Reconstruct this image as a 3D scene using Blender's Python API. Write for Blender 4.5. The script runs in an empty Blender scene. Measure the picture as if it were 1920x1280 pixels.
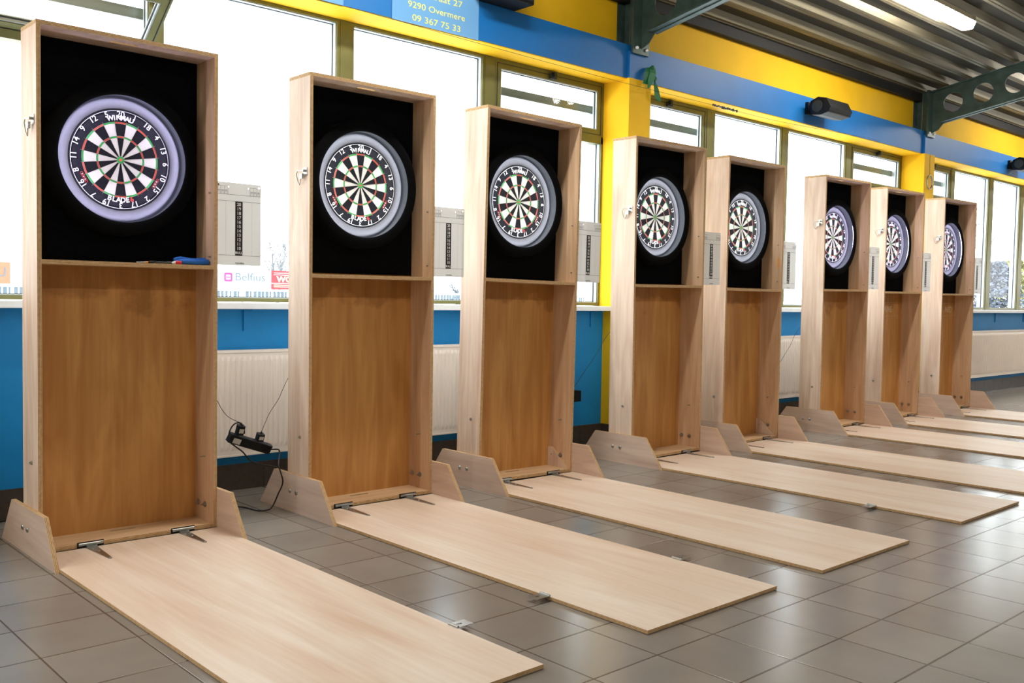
import bpy, bmesh, math, random
from mathutils import Matrix, Vector
PI = math.pi
random.seed(7)
SC = bpy.context.scene
COL = SC.collection

# ------------------------------------------------------------------ camera
cam_d = bpy.data.cameras.new('camera'); cam = bpy.data.objects.new('camera', cam_d); COL.objects.link(cam)
SC.camera = cam
CX, CY, CZ, YAW, PIT, ROL, FPX = -1.2261, -4.2713, 1.1349, 0.741, -0.0463, 0.0178, 1791.9
fwd = Vector((math.sin(YAW)*math.cos(PIT), math.cos(YAW)*math.cos(PIT), math.sin(PIT)))
rgt = Vector((math.cos(YAW), -math.sin(YAW), 0)); upv = rgt.cross(fwd)
r2 = rgt*math.cos(ROL)+upv*math.sin(ROL); u2 = -rgt*math.sin(ROL)+upv*math.cos(ROL)
cam.matrix_world = Matrix(((r2.x, u2.x, -fwd.x, CX), (r2.y, u2.y, -fwd.y, CY), (r2.z, u2.z, -fwd.z, CZ), (0, 0, 0, 1)))
cam_d.sensor_width = 36.0; cam_d.sensor_fit = 'HORIZONTAL'; cam_d.lens = 36.0*FPX/1920.0
cam_d.clip_start = 0.05; cam_d.clip_end = 300

# ------------------------------------------------------------------ world (overcast sky) and exposure
W_ = bpy.data.worlds.new('overcast_sky'); SC.world = W_; W_.use_nodes = True
bg = W_.node_tree.nodes['Background']; bg.inputs[0].default_value = (0.93, 0.965, 1.0, 1); bg.inputs[1].default_value = 3.6
SC.view_settings.view_transform = 'Standard'; SC.view_settings.look = 'None'
SC.view_settings.exposure = 0.75; SC.view_settings.gamma = 1.0; SC.view_settings.use_curve_mapping = False
SC.cycles.use_denoising = True
SC.cycles.max_bounces = 8; SC.cycles.diffuse_bounces = 5; SC.cycles.glossy_bounces = 3; SC.cycles.transparent_max_bounces = 12
SC.cycles.sample_clamp_indirect = 6.0
LAMP_STRENGTH = 48.0
LED_WHITE, LED_VIOLET = 290.0, 340.0

# ------------------------------------------------------------------ materials
def srgb(r, g, b):
    f = lambda v: (v/255/12.92) if v/255 <= 0.04045 else ((v/255+0.055)/1.055)**2.4
    return (f(r), f(g), f(b), 1)
def nt(m): m.use_nodes = True; return m.node_tree
def mat(name, col, rough=0.6, metal=0.0, var=0.06, scale=8.0, bump=0.0, stretch=(1, 1, 1), spec=0.5):
    """base colour with a gentle procedural variation and optional bump"""
    m = bpy.data.materials.new(name); t = nt(m); n = t.nodes; b = n['Principled BSDF']
    tc = n.new('ShaderNodeTexCoord'); mp = n.new('ShaderNodeMapping'); mp.inputs['Scale'].default_value = stretch
    ns = n.new('ShaderNodeTexNoise'); ns.inputs['Scale'].default_value = scale; ns.inputs['Detail'].default_value = 4
    cr = n.new('ShaderNodeValToRGB')
    cr.color_ramp.elements[0].position = 0.3; cr.color_ramp.elements[1].position = 0.7
    cr.color_ramp.elements[0].color = tuple(max(0, c*(1-var)) for c in col[:3])+(1,)
    cr.color_ramp.elements[1].color = tuple(min(1, c*(1+var)) for c in col[:3])+(1,)
    t.links.new(tc.outputs['Object'], mp.inputs[0]); t.links.new(mp.outputs[0], ns.inputs[0])
    t.links.new(ns.outputs[0], cr.inputs[0]); t.links.new(cr.outputs[0], b.inputs['Base Color'])
    b.inputs['Roughness'].default_value = rough; b.inputs['Metallic'].default_value = metal
    b.inputs['Specular IOR Level'].default_value = spec
    if bump:
        bp = n.new('ShaderNodeBump'); bp.inputs['Strength'].default_value = bump; bp.inputs['Distance'].default_value = 0.003
        n2 = n.new('ShaderNodeTexNoise'); n2.inputs['Scale'].default_value = scale*8
        t.links.new(mp.outputs[0], n2.inputs[0]); t.links.new(n2.outputs[0], bp.inputs['Height']); t.links.new(bp.outputs[0], b.inputs['Normal'])
    return m
def wood(name, light, dark, grain='z', rough=0.5, contrast=1.0, fig=2.2, dark_patch=False):
    m = bpy.data.materials.new(name); t = nt(m); n = t.nodes; L = t.links; b = n['Principled BSDF']
    tc = n.new('ShaderNodeTexCoord'); oi = n.new('ShaderNodeObjectInfo')
    ad = n.new('ShaderNodeVectorMath'); ad.operation = 'MULTIPLY_ADD'
    cmb = n.new('ShaderNodeCombineXYZ')
    for i in range(3): L.new(oi.outputs['Random'], cmb.inputs[i])
    ad.inputs[1].default_value = (37, 23, 51); L.new(cmb.outputs[0], ad.inputs[0]); L.new(tc.outputs['Object'], ad.inputs[2])
    sc1 = {'z': (fig*2, fig*2, fig*.28), 'y': (fig*2, fig*.28, fig*2), 'x': (fig*.28, fig*2, fig*2)}[grain]
    sc2 = {'z': (55, 55, 2.2), 'y': (55, 2.2, 55), 'x': (2.2, 55, 55)}[grain]
    m1 = n.new('ShaderNodeMapping'); m1.inputs['Scale'].default_value = sc1
    m2 = n.new('ShaderNodeMapping'); m2.inputs['Scale'].default_value = sc2
    n1 = n.new('ShaderNodeTexNoise'); n1.inputs['Scale'].default_value = 1.6; n1.inputs['Detail'].default_value = 6; n1.inputs['Distortion'].default_value = 1.6
    n2 = n.new('ShaderNodeTexNoise'); n2.inputs['Scale'].default_value = 1.0; n2.inputs['Detail'].default_value = 3
    L.new(ad.outputs[0], m1.inputs[0]); L.new(ad.outputs[0], m2.inputs[0]); L.new(m1.outputs[0], n1.inputs[0]); L.new(m2.outputs[0], n2.inputs[0])
    mx = n.new('ShaderNodeMath'); mx.operation = 'MULTIPLY_ADD'; mx.inputs[1].default_value = 0.28; L.new(n2.outputs[0], mx.inputs[0])
    ms = n.new('ShaderNodeMath'); ms.operation = 'MULTIPLY'; ms.inputs[1].default_value = 0.72; L.new(n1.outputs[0], ms.inputs[0]); L.new(ms.outputs[0], mx.inputs[2])
    cr = n.new('ShaderNodeValToRGB'); e = cr.color_ramp.elements
    e[0].position = 0.5-0.2/contrast; e[1].position = 0.5+0.13/contrast; e[0].color = dark; e[1].color = light
    L.new(mx.outputs[0], cr.inputs[0]); L.new(cr.outputs[0], b.inputs['Base Color'])
    if dark_patch:   # ragged dark patch high on the sheet, partly shelf shadow put into the colour
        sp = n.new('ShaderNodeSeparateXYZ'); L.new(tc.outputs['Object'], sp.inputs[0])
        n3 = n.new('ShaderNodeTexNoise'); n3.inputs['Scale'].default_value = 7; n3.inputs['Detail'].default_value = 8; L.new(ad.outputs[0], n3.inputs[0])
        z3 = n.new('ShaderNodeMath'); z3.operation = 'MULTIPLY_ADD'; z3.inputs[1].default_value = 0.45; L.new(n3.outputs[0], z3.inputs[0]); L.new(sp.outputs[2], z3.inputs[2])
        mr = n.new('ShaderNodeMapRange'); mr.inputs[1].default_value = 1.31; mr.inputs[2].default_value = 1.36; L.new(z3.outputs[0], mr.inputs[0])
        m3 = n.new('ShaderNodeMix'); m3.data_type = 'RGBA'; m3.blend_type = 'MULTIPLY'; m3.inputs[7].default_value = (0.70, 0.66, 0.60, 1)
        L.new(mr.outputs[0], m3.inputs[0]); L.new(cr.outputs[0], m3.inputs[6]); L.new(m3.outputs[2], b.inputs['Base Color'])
    b.inputs['Roughness'].default_value = rough; b.inputs['Specular IOR Level'].default_value = 0.35
    bp = n.new('ShaderNodeBump'); bp.inputs['Strength'].default_value = 0.12; bp.inputs['Distance'].default_value = 0.001
    L.new(n2.outputs[0], bp.inputs['Height']); L.new(bp.outputs[0], b.inputs['Normal'])
    return m
def ply_edge(name, dk, lt):
    m = bpy.data.materials.new(name); t = nt(m); n = t.nodes; L = t.links; b = n['Principled BSDF']
    tc = n.new('ShaderNodeTexCoord'); ns = n.new('ShaderNodeTexNoise'); ns.inputs['Scale'].default_value = 60
    mp = n.new('ShaderNodeMapping'); mp.inputs['Scale'].default_value = (1, 1, 1)
    cr = n.new('ShaderNodeValToRGB'); cr.color_ramp.elements[0].color = dk; cr.color_ramp.elements[1].color = lt
    cr.color_ramp.elements[0].position = 0.35; cr.color_ramp.elements[1].position = 0.6
    L.new(tc.outputs['Object'], mp.inputs[0]); L.new(mp.outputs[0], ns.inputs[0]); L.new(ns.outputs[0], cr.inputs[0]); L.new(cr.outputs[0], b.inputs['Base Color'])
    b.inputs['Roughness'].default_value = 0.7
    return m
def emit(name, col, s):
    m = bpy.data.materials.new(name); t = nt(m); n = t.nodes; b = n['Principled BSDF']
    b.inputs['Base Color'].default_value = (0.8, 0.8, 0.8, 1)
    b.inputs['Emission Color'].default_value = col; b.inputs['Emission Strength'].default_value = s
    return m
def led(name, col, s):
    """row of separate diodes: emission broken into dots around the ring"""
    m = emit(name, col, s); return m
def glass(name, tint=(0.97, 0.99, 0.985, 1)):
    m = bpy.data.materials.new(name); t = nt(m); n = t.nodes; L = t.links
    n.remove(n['Principled BSDF']); out = n['Material Output']
    tr = n.new('ShaderNodeBsdfTransparent'); tr.inputs[0].default_value = tint
    gl = n.new('ShaderNodeBsdfGlossy'); gl.inputs['Roughness'].default_value = 0.02
    fr = n.new('ShaderNodeFresnel'); fr.inputs[0].default_value = 1.45
    ge = n.new('ShaderNodeNewGeometry'); iv = n.new('ShaderNodeMath'); iv.operation = 'SUBTRACT'; iv.inputs[0].default_value = 1.0; L.new(ge.outputs['Backfacing'], iv.inputs[1])
    pr = n.new('ShaderNodeMath'); pr.operation = 'MULTIPLY'; hf = n.new('ShaderNodeMath'); hf.operation = 'MULTIPLY'; hf.inputs[1].default_value = 0.4; L.new(fr.outputs[0], hf.inputs[0]); L.new(hf.outputs[0], pr.inputs[0]); L.new(iv.outputs[0], pr.inputs[1])
    mx = n.new('ShaderNodeMixShader'); L.new(pr.outputs[0], mx.inputs[0]); L.new(tr.outputs[0], mx.inputs[1]); L.new(gl.outputs[0], mx.inputs[2])
    L.new(mx.outputs[0], out.inputs[0]); return m
def plastic(name, col):
    """thin board that lets a little of the window behind it through"""
    m = bpy.data.materials.new(name); t = nt(m); n = t.nodes; L = t.links; b = n['Principled BSDF']; out = n['Material Output']
    tc = n.new('ShaderNodeTexCoord'); ns = n.new('ShaderNodeTexNoise'); ns.inputs['Scale'].default_value = 4; L.new(tc.outputs['Object'], ns.inputs[0])
    mx = n.new('ShaderNodeMix'); mx.data_type = 'RGBA'; mx.inputs[6].default_value = col; mx.inputs[7].default_value = tuple(c*.96 for c in col[:3])+(1,); L.new(ns.outputs[0], mx.inputs[0]); L.new(mx.outputs[2], b.inputs['Base Color'])
    b.inputs['Roughness'].default_value = 0.3
    tl = n.new('ShaderNodeBsdfTranslucent'); tl.inputs[0].default_value = col; tr = n.new('ShaderNodeBsdfTransparent')
    m1 = n.new('ShaderNodeMixShader'); m1.inputs[0].default_value = 0.10; L.new(b.outputs[0], m1.inputs[1]); L.new(tl.outputs[0], m1.inputs[2])
    m2 = n.new('ShaderNodeMixShader'); m2.inputs[0].default_value = 0.16; L.new(m1.outputs[0], m2.inputs[1]); L.new(tr.outputs[0], m2.inputs[2])
    L.new(m2.outputs[0], out.inputs[0]); return m
def tiles(name):
    m = bpy.data.materials.new(name); t = nt(m); n = t.nodes; L = t.links; b = n['Principled BSDF']
    tc = n.new('ShaderNodeTexCoord'); sp = n.new('ShaderNodeSeparateXYZ'); L.new(tc.outputs['Object'], sp.inputs[0])
    def M(op, a, bb=None, c=None):
        k = n.new('ShaderNodeMath'); k.operation = op
        for i, v in enumerate((a, bb, c)):
            if v is None: continue
            if isinstance(v, (int, float)): k.inputs[i].default_value = v
            else: L.new(v, k.inputs[i])
        return k.outputs[0]
    ux = M('DIVIDE', M('ADD', sp.outputs[0], 0.033+30*0.2985), 0.2985); uy = M('DIVIDE', M('ADD', sp.outputs[1], 0.871+100*0.3013), 0.3013)
    def dist(u): f = M('FRACT', u); return M('MINIMUM', f, M('SUBTRACT', 1.0, f))
    d = M('MINIMUM', dist(ux), dist(uy))
    gr = n.new('ShaderNodeMapRange'); gr.inputs[1].default_value = 0.006; gr.inputs[2].default_value = 0.013; L.new(d, gr.inputs[0])
    cell = n.new('ShaderNodeCombineXYZ'); L.new(M('FLOOR', ux), cell.inputs[0]); L.new(M('FLOOR', uy), cell.inputs[1])
    wn = n.new('ShaderNodeTexWhiteNoise'); L.new(cell.outputs[0], wn.inputs[0])
    ns = n.new('ShaderNodeTexNoise'); ns.inputs['Scale'].default_value = 3.0; ns.inputs['Detail'].default_value = 5; L.new(tc.outputs['Object'], ns.inputs[0])
    v = M('ADD', M('MULTIPLY', wn.outputs[0], 0.25), M('MULTIPLY', ns.outputs[0], 0.75))
    cr = n.new('ShaderNodeValToRGB'); cr.color_ramp.elements[0].color = srgb(130, 123, 115); cr.color_ramp.elements[1].color = srgb(148, 142, 134)
    cr.color_ramp.elements[0].position = 0.25; cr.color_ramp.elements[1].position = 0.75; L.new(v, cr.inputs[0])
    mx = n.new('ShaderNodeMix'); mx.data_type = 'RGBA'; L.new(gr.outputs[0], mx.inputs[0])
    mx.inputs[6].default_value = srgb(82, 70, 58); L.new(cr.outputs[0], mx.inputs[7]); L.new(mx.outputs[2], b.inputs['Base Color'])
    # scattered dark specks of dirt
    vo = n.new('ShaderNodeTexVoronoi'); vo.inputs['Scale'].default_value = 3.2; L.new(tc.outputs['Object'], vo.inputs[0])
    sk = n.new('ShaderNodeMapRange'); sk.inputs[1].default_value = 0.012; sk.inputs[2].default_value = 0.02; L.new(vo.outputs['Distance'], sk.inputs[0])
    m2 = n.new('ShaderNodeMix'); m2.data_type = 'RGBA'; L.new(sk.outputs[0], m2.inputs[0]); m2.inputs[6].default_value = srgb(60, 54, 48); L.new(mx.outputs[2], m2.inputs[7])
    L.new(m2.outputs[2], b.inputs['Base Color'])
    rr = n.new('ShaderNodeMapRange'); rr.inputs[3].default_value = 0.17; rr.inputs[4].default_value = 0.27; L.new(ns.outputs[0], rr.inputs[0]); L.new(rr.outputs[0], b.inputs['Roughness'])
    bp = n.new('ShaderNodeBump'); bp.inputs['Strength'].default_value = 0.6; bp.inputs['Distance'].default_value = 0.002
    L.new(gr.outputs[0], bp.inputs['Height']); L.new(bp.outputs[0], b.inputs['Normal'])
    return m

M = dict(
    ply_side=wood('pale_plywood', srgb(236, 216, 198), srgb(200, 168, 144), 'z', contrast=0.95),
    ply_floor=wood('pale_plywood_board', srgb(244, 228, 211), srgb(222, 191, 162), 'y', contrast=0.9, fig=1.1, rough=0.42),
    ply_foot=wood('plywood_foot', srgb(226, 204, 188), srgb(196, 168, 148), 'y', contrast=0.9),
    ply_back=wood('tan_plywood', srgb(214, 160, 94), srgb(176, 118, 58), 'z', contrast=0.9, dark_patch=True),
    ply_in=wood('shaded_side_plywood', srgb(222, 190, 156), srgb(184, 146, 110), 'z', contrast=0.95),
    ply_shelf=wood('plywood_shelf', srgb(222, 190, 150), srgb(196, 160, 120), 'x'),
    backface=mat('grey_bounce_ply', srgb(196, 194, 192), 0.8, 0, 0.03, 5),  # unseen rear face, made grey so light bounced onto the wall stays neutral
    edge=ply_edge('plywood_edge', srgb(206, 170, 122), srgb(220, 188, 142)), edged=ply_edge('plywood_edge_glue_line', srgb(156, 114, 66), srgb(170, 128, 80)),
    felt=mat('black_felt', srgb(14, 15, 18), 1.0, 0, 0.25, 60, 0.4, spec=0.05),
    foam=mat('black_foam', srgb(10, 11, 13), 0.95, 0, 0.1, 60, 0.3, spec=0.08),
    liner=mat('grey_white_foam', srgb(112, 113, 120), 0.75, 0, 0.03, 40, 0.15, spec=0.2),
    linerd=mat('mid_grey_foam', srgb(92, 96, 104), 0.8, 0, 0.03, 40, 0.15, spec=0.1),
    d_black=mat('sisal_black', srgb(34, 34, 40), 0.9, 0, 0.15, 120, 0.3, spec=0.15),
    d_white=mat('sisal_cream', srgb(246, 244, 238), 0.9, 0, 0.03, 120, 0.3, spec=0.15),
    d_red=mat('sisal_red', srgb(236, 100, 80), 0.9, 0, 0.05, 120, 0.3, spec=0.15),
    d_green=mat('sisal_green', srgb(76, 200, 104), 0.9, 0, 0.05, 120, 0.3, spec=0.15),
    white=mat('white_print', srgb(240, 240, 240), 0.6),
    redprint=mat('red_print', srgb(214, 70, 66), 0.6),
    blackprint=mat('black_print', srgb(20, 20, 22), 0.6),
    sb=plastic('translucent_grey_plastic', srgb(238, 236, 232)),
    steel=mat('zinc_steel', srgb(176, 178, 176), 0.32, 1.0, 0.1, 30),
    darkgap=mat('black_recess', srgb(18, 14, 10), 0.9),
    blue=mat('blue_wall_paint', srgb(0, 138, 206), 0.6, 0, 0.06, 5, 0.15),
    bluebeam=mat('blue_beam_paint', srgb(0, 104, 176), 0.5, 0, 0.06, 4, 0.1),
    yellow=mat('yellow_wall_paint', srgb(242, 190, 24), 0.7, 0, 0.04, 4, 0.12, spec=0.25),
    skirt=mat('brown_skirting_tile', srgb(78, 66, 56), 0.4, 0, 0.15, 30),
    sill=mat('white_sill', srgb(242, 242, 242), 0.35, 0, 0.02, 4),
    frame=mat('olive_aluminium', srgb(112, 110, 62), 0.38, 0.25, 0.08, 12),
    spacer=mat('pale_window_reveal', srgb(190, 200, 206), 0.4, 0.2),
    gasket=mat('black_gasket', srgb(26, 34, 40), 0.6),
    glass=glass('window_glass'),
    rad=mat('cream_radiator_enamel', srgb(250, 236, 222), 0.4, 0, 0.03, 3),
    galv=mat('galvanised_steel', srgb(150, 156, 150), 0.35, 0.85, 0.25, 6, 0, (0.3, 3, 3)),
    greensteel=mat('dark_green_painted_steel', srgb(66, 86, 80), 0.42, 0.3, 0.3, 9),
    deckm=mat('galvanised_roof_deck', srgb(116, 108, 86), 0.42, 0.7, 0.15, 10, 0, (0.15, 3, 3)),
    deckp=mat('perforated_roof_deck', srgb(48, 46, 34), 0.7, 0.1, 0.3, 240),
    blackbeam=mat('black_eaves_steel', srgb(16, 15, 13), 0.7),
    blackpl=mat('black_plastic', srgb(12, 13, 15), 0.5, 0, 0.1, 20, spec=0.3),
    cable=mat('black_cable', srgb(14, 14, 15), 0.5),
    label=mat('paper_label', srgb(200, 196, 188), 0.6, 0, 0.12, 200),
    greenrib=mat('green_ribbon', srgb(0, 110, 60), 0.5, 0, 0.1, 20),
    signblue=mat('light_blue_sign', srgb(104, 160, 210), 0.3, 0, 0.05, 2),
    signyel=mat('pale_yellow_lettering', srgb(236, 228, 110), 0.5),
    bluecloth=mat('blue_cloth', srgb(40, 110, 200), 0.85, 0, 0.2, 60, 0.4),
    redpl=mat('red_plastic', srgb(214, 20, 36), 0.35),
    orange=mat('orange_band', srgb(226, 150, 70), 0.5),
    darkgrey=mat('dark_grey_tool', srgb(64, 66, 64), 0.4, 0.5),
    snow=mat('pale_ground', srgb(236, 238, 240), 0.9, 0, 0.03, 1),
    bark=mat('pale_bark', srgb(104, 108, 112), 0.9, 0, 0.1, 10),
    barkd=mat('grey_bark', srgb(88, 94, 102), 0.9, 0, 0.1, 10),
    haze_leaf=mat('blue_grey_needles', srgb(88, 96, 108), 0.9, 0, 0.3, 5),
    yellow_leaf=mat('pale_yellow_green_leaves', srgb(140, 140, 84), 0.9, 0, 0.2, 5),
    pinkred=mat('red_banner', srgb(150, 44, 50), 0.7), bannerw=mat('white_banner', srgb(190, 192, 196), 0.7),
    bannero=mat('orange_banner', srgb(150, 98, 72), 0.7), pinkp=mat('pink_print', srgb(160, 44, 104), 0.7),
    greyp=mat('grey_blue_print', srgb(84, 98, 108), 0.7), yelp=mat('cream_print', srgb(250, 236, 180), 0.7),
    concrete=mat('back_wall_paint', srgb(168, 158, 142), 0.8, 0, 0.04, 2),
    lamp=emit('lamp_diffuser', (1.0, 0.95, 0.87, 1), LAMP_STRENGTH),
    lamphouse=mat('lamp_housing', srgb(170, 160, 140), 0.5),
    ledw=led('led_white', (0.93, 0.96, 1.0, 1), LED_WHITE), ledv=led('led_violet', (0.76, 0.71, 1.0, 1), LED_VIOLET),
    faded=mat('faded_lettering', srgb(214, 196, 166), 0.8),
    hook=mat('bright_zinc', srgb(176, 176, 170), 0.35, 0.9),
)

# ------------------------------------------------------------------ mesh helpers
class MB:
    def __init__(s): s.v = []; s.f = []; s.m = []; s.mats = []; s.sm = []
    def mi(s, m):
        m = M[m] if isinstance(m, str) else m
        if m not in s.mats: s.mats.append(m)
        return s.mats.index(m)
    def add(s, vs, fs, m, smooth=False):
        o = len(s.v); s.v += [tuple(v) for v in vs]; k = m if isinstance(m, (list, tuple)) else [m]*len(fs)
        for f, mm in zip(fs, k): s.f.append(tuple(i+o for i in f)); s.m.append(s.mi(mm)); s.sm.append(smooth)
        return s
    def box(s, x0, x1, y0, y1, z0, z1, m, thin=None, em='edge'):
        vs = [(x, y, z) for x in (x0, x1) for y in (y0, y1) for z in (z0, z1)]
        fs = [(0, 1, 3, 2), (4, 6, 7, 5), (0, 4, 5, 1), (2, 3, 7, 6), (0, 2, 6, 4), (1, 5, 7, 3)]
        ax = [0, 0, 1, 1, 2, 2]
        if thin is None: return s.add(vs, fs, m)
        for f, a in zip(fs, ax):
            q = [Vector(vs[i]) for i in f]
            if a == thin: s.add(q, [(0, 1, 2, 3)], m)
            else: s.plies(q, thin, em)
        return s
    def plies(s, q, ax, em):
        """a rectangular cut edge of plywood, split into its veneers across the thickness"""
        if em != 'edge': return s.add(q, [(0, 1, 2, 3)], em)
        if abs(q[0][ax]-q[1][ax]) < 1e-7: q = q[1:]+q[:1]
        cut = [0, .14, .24, .42, .55, .76, .86, 1.0]
        for i in range(7):
            a, b = cut[i], cut[i+1]
            s.add([q[0].lerp(q[1], a), q[0].lerp(q[1], b), q[3].lerp(q[2], b), q[3].lerp(q[2], a)], [(0, 1, 2, 3)], 'edged' if i % 2 else 'edge')
        return s
    def prism(s, pts, holes, axis, a0, a1, m, em='edge'):
        """polygon (with holes) in the plane across `axis`, extruded from a0 to a1"""
        bm = bmesh.new()
        def P(u, v, a): return {0: (a, u, v), 1: (u, a, v), 2: (u, v, a)}[axis]
        loops = [pts]+list(holes); es = []
        for lp in loops:
            vv = [bm.verts.new(P(u, v, a0)) for u, v in lp]
            es += [bm.edges.new((vv[i], vv[(i+1) % len(vv)])) for i in range(len(vv))]
        bmesh.ops.triangle_fill(bm, edges=es, use_beauty=True)
        bm.verts.index_update()
        vs = [v.co.copy() for v in bm.verts]; fs = [tuple(v.index for v in f.verts) for f in bm.faces]
        bm.free(); n = len(vs)
        d = Vector(P(0, 0, a1-a0))
        s.add(vs, fs, m); s.add([v+d for v in vs], [tuple(reversed(f)) for f in fs], m)
        for lp in loops:
            k = len(lp)
            if em == 'edge' and k < 8:
                for i in range(k):
                    (u0, v0), (u1, v1) = lp[i], lp[(i+1) % k]
                    s.plies([Vector(P(u0, v0, a0)), Vector(P(u1, v1, a0)), Vector(P(u1, v1, a1)), Vector(P(u0, v0, a1))], axis, em)
            else: s.add([P(u, v, a0) for u, v in lp]+[P(u, v, a1) for u, v in lp], [(i, (i+1) % k, (i+1) % k+k, i+k) for i in range(k)], em)
        return s
    def tube(s, pts, r, m, n=8, cap=True, r2=None):
        pts = [Vector(p) for p in pts]; k = len(pts); o = []
        up = None
        for i, p in enumerate(pts):
            t = (pts[min(i+1, k-1)]-pts[max(i-1, 0)]).normalized()
            if up is None: up = t.orthogonal().normalized()
            up = (up-t*up.dot(t)); up = up.normalized() if up.length > 1e-6 else t.orthogonal().normalized()
            b = t.cross(up); rr = r if r2 is None else r+(r2-r)*i/max(1, k-1)
            if isinstance(r, (list, tuple)): rr = r[i]
            o += [p+(up*math.cos(2*PI*j/n)+b*math.sin(2*PI*j/n))*rr for j in range(n)]
        fs = [(i*n+j, i*n+(j+1) % n, (i+1)*n+(j+1) % n, (i+1)*n+j) for i in range(k-1) for j in range(n)]
        s.add(o, fs, m, True)
        if cap: s.add(o[:n], [tuple(range(n))[::-1]], m); s.add(o[-n:], [tuple(range(n))], m)
        return s
    def lathe(s, prof, m, n=64, cx=0, cz=0, smooth=True, a0=0.0, a1=2*PI):
        """profile of (radius, y) turned about the y axis through (cx, cz)"""
        full = abs(a1-a0-2*PI) < 1e-6; k = len(prof); na = n if full else n+1
        vs = [(cx+r*math.sin(a0+(a1-a0)*j/n), y, cz+r*math.cos(a0+(a1-a0)*j/n)) for j in range(na) for r, y in prof]
        fs = []
        for j in range(n):
            j2 = (j+1) % na
            for i in range(k-1):
                f = (j*k+i, j*k+i+1, j2*k+i+1, j2*k+i)
                fs.append(f)
        return s.add(vs, fs, m, smooth)
    def ball(s, c, rx, ry, rz, m, n=14):
        vs = []; fs = []
        for i in range(n+1):
            a = PI*i/n
            for j in range(2*n):
                b = PI*j/n; vs.append((c[0]+rx*math.sin(a)*math.cos(b), c[1]+ry*math.sin(a)*math.sin(b), c[2]+rz*math.cos(a)))
        for i in range(n):
            for j in range(2*n): fs.append((i*2*n+j, i*2*n+(j+1) % (2*n), (i+1)*2*n+(j+1) % (2*n), (i+1)*2*n+j))
        return s.add(vs, fs, m, True)
    def text(s, body, size, m, matrix, ext=0.0006, align='CENTER', w=None, off=0.0, shear=0.0):
        c = bpy.data.curves.new('t', 'FONT'); c.body = body; c.size = size; c.align_x = align; c.align_y = 'CENTER'; c.extrude = ext; c.resolution_u = 3
        c.offset = off; c.shear = shear
        o = bpy.data.objects.new('t', c); COL.objects.link(o)
        me = bpy.data.meshes.new_from_object(o.evaluated_get(bpy.context.evaluated_depsgraph_get()))
        sx = 1.0
        if w and len(me.vertices):
            xs = [v.co.x for v in me.vertices]; sx = w/(max(xs)-min(xs))
        vs = [matrix @ Vector((v.co.x*sx, v.co.y, v.co.z)) for v in me.vertices]
        s.add(vs, [tuple(p.vertices) for p in me.polygons], m)
        bpy.data.objects.remove(o); bpy.data.curves.remove(c); bpy.data.meshes.remove(me); return s
    def build(s, name, parent=None, bevel=0.0):
        me = bpy.data.meshes.new(name); me.from_pydata(s.v, [], s.f)
        for mm in s.mats: me.materials.append(mm)
        me.polygons.foreach_set('material_index', s.m); me.polygons.foreach_set('use_smooth', s.sm)
        me.update()
        o = bpy.data.objects.new(name, me); COL.objects.link(o)
        if parent is not None: o.parent = parent
        if bevel:
            bv = o.modifiers.new('b', 'BEVEL'); bv.width = bevel; bv.segments = 2; bv.limit_method = 'ANGLE'; bv.angle_limit = 0.9
        return o
def facing(x, y, z, rot=0.0):
    """matrix that puts flat text on a plane facing -y at the point, turned by rot in the plane"""
    return Matrix.Translation((x, y, z)) @ Matrix.Rotation(rot, 4, 'Y') @ Matrix.Rotation(PI/2, 4, 'X')
def empty(name, loc=(0, 0, 0), rz=0.0):
    o = bpy.data.objects.new(name, None); COL.objects.link(o); o.location = loc; o.rotation_euler = (0, 0, rz); o.empty_display_size = 0.1; return o
def tag(o, label=None, cat=None, group=None, kind=None):
    if label: o['label'] = label
    if cat: o['category'] = cat
    if group: o['group'] = group
    if kind: o['kind'] = kind
    return o
def copy_tree(o, parent=None):
    kids = list(o.children); c = o.copy(); COL.objects.link(c); c.parent = parent
    for k in kids: copy_tree(k, c)
    return c
def rrect(x0, x1, y0, y1, r, n=5):
    p = []
    for cx, cy, a in ((x1-r, y1-r, 0), (x0+r, y1-r, PI/2), (x0+r, y0+r, PI), (x1-r, y0+r, 1.5*PI)):
        p += [(cx+r*math.cos(a+PI/2*i/n), cy+r*math.sin(a+PI/2*i/n)) for i in range(n+1)]
    return p
def circ(cx, cy, r, n=32): return [(cx+r*math.cos(2*PI*i/n), cy+r*math.sin(2*PI*i/n)) for i in range(n)]

# ------------------------------------------------------------------ the hall
YW, YF, YB, YP = 0.82, 0.86, 0.625, 0.60       # lower wall, window frames, blue beam, pillar faces
X0, X1, YBACK = -4.5, 19.6, -11.0
def zdeck(y): return 3.576+(0.392-y)*0.185
MB().box(X0-0.3, X1+0.3, YBACK-0.3, 1.05, -0.12, 0.0, tiles('grey_floor_tiles')).build('floor')['kind'] = 'structure'
pill = [-0.65, 4.40, 9.45, 14.50]; PW = 0.257
w = MB(); w.box(X0, X1, YW, 1.0, 0.0, 1.04, 'blue'); w.box(X0, X1, 0.76, 1.02, 3.0, 3.43, 'yellow'); w.box(X0, X1, YB+0.01, 1.02, 2.823, 3.0, 'yellow')
w.build('wall_back')['kind'] = 'structure'
MB().box(X0, X1, YB, 0.76, 2.828, 3.082, 'bluebeam').box(X0, X1, YB+0.004, YF-0.002, 2.820, 2.828, 'yellow').build('beam_blue')['kind'] = 'structure'
sk = MB()
x = X0
while x < X1:
    sk.box(x, min(x+0.296, X1), YW-0.010, YW, 0.0, 0.150, 'skirt'); x += 0.2985
sk.build('baseboard_back')['kind'] = 'structure'
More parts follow.
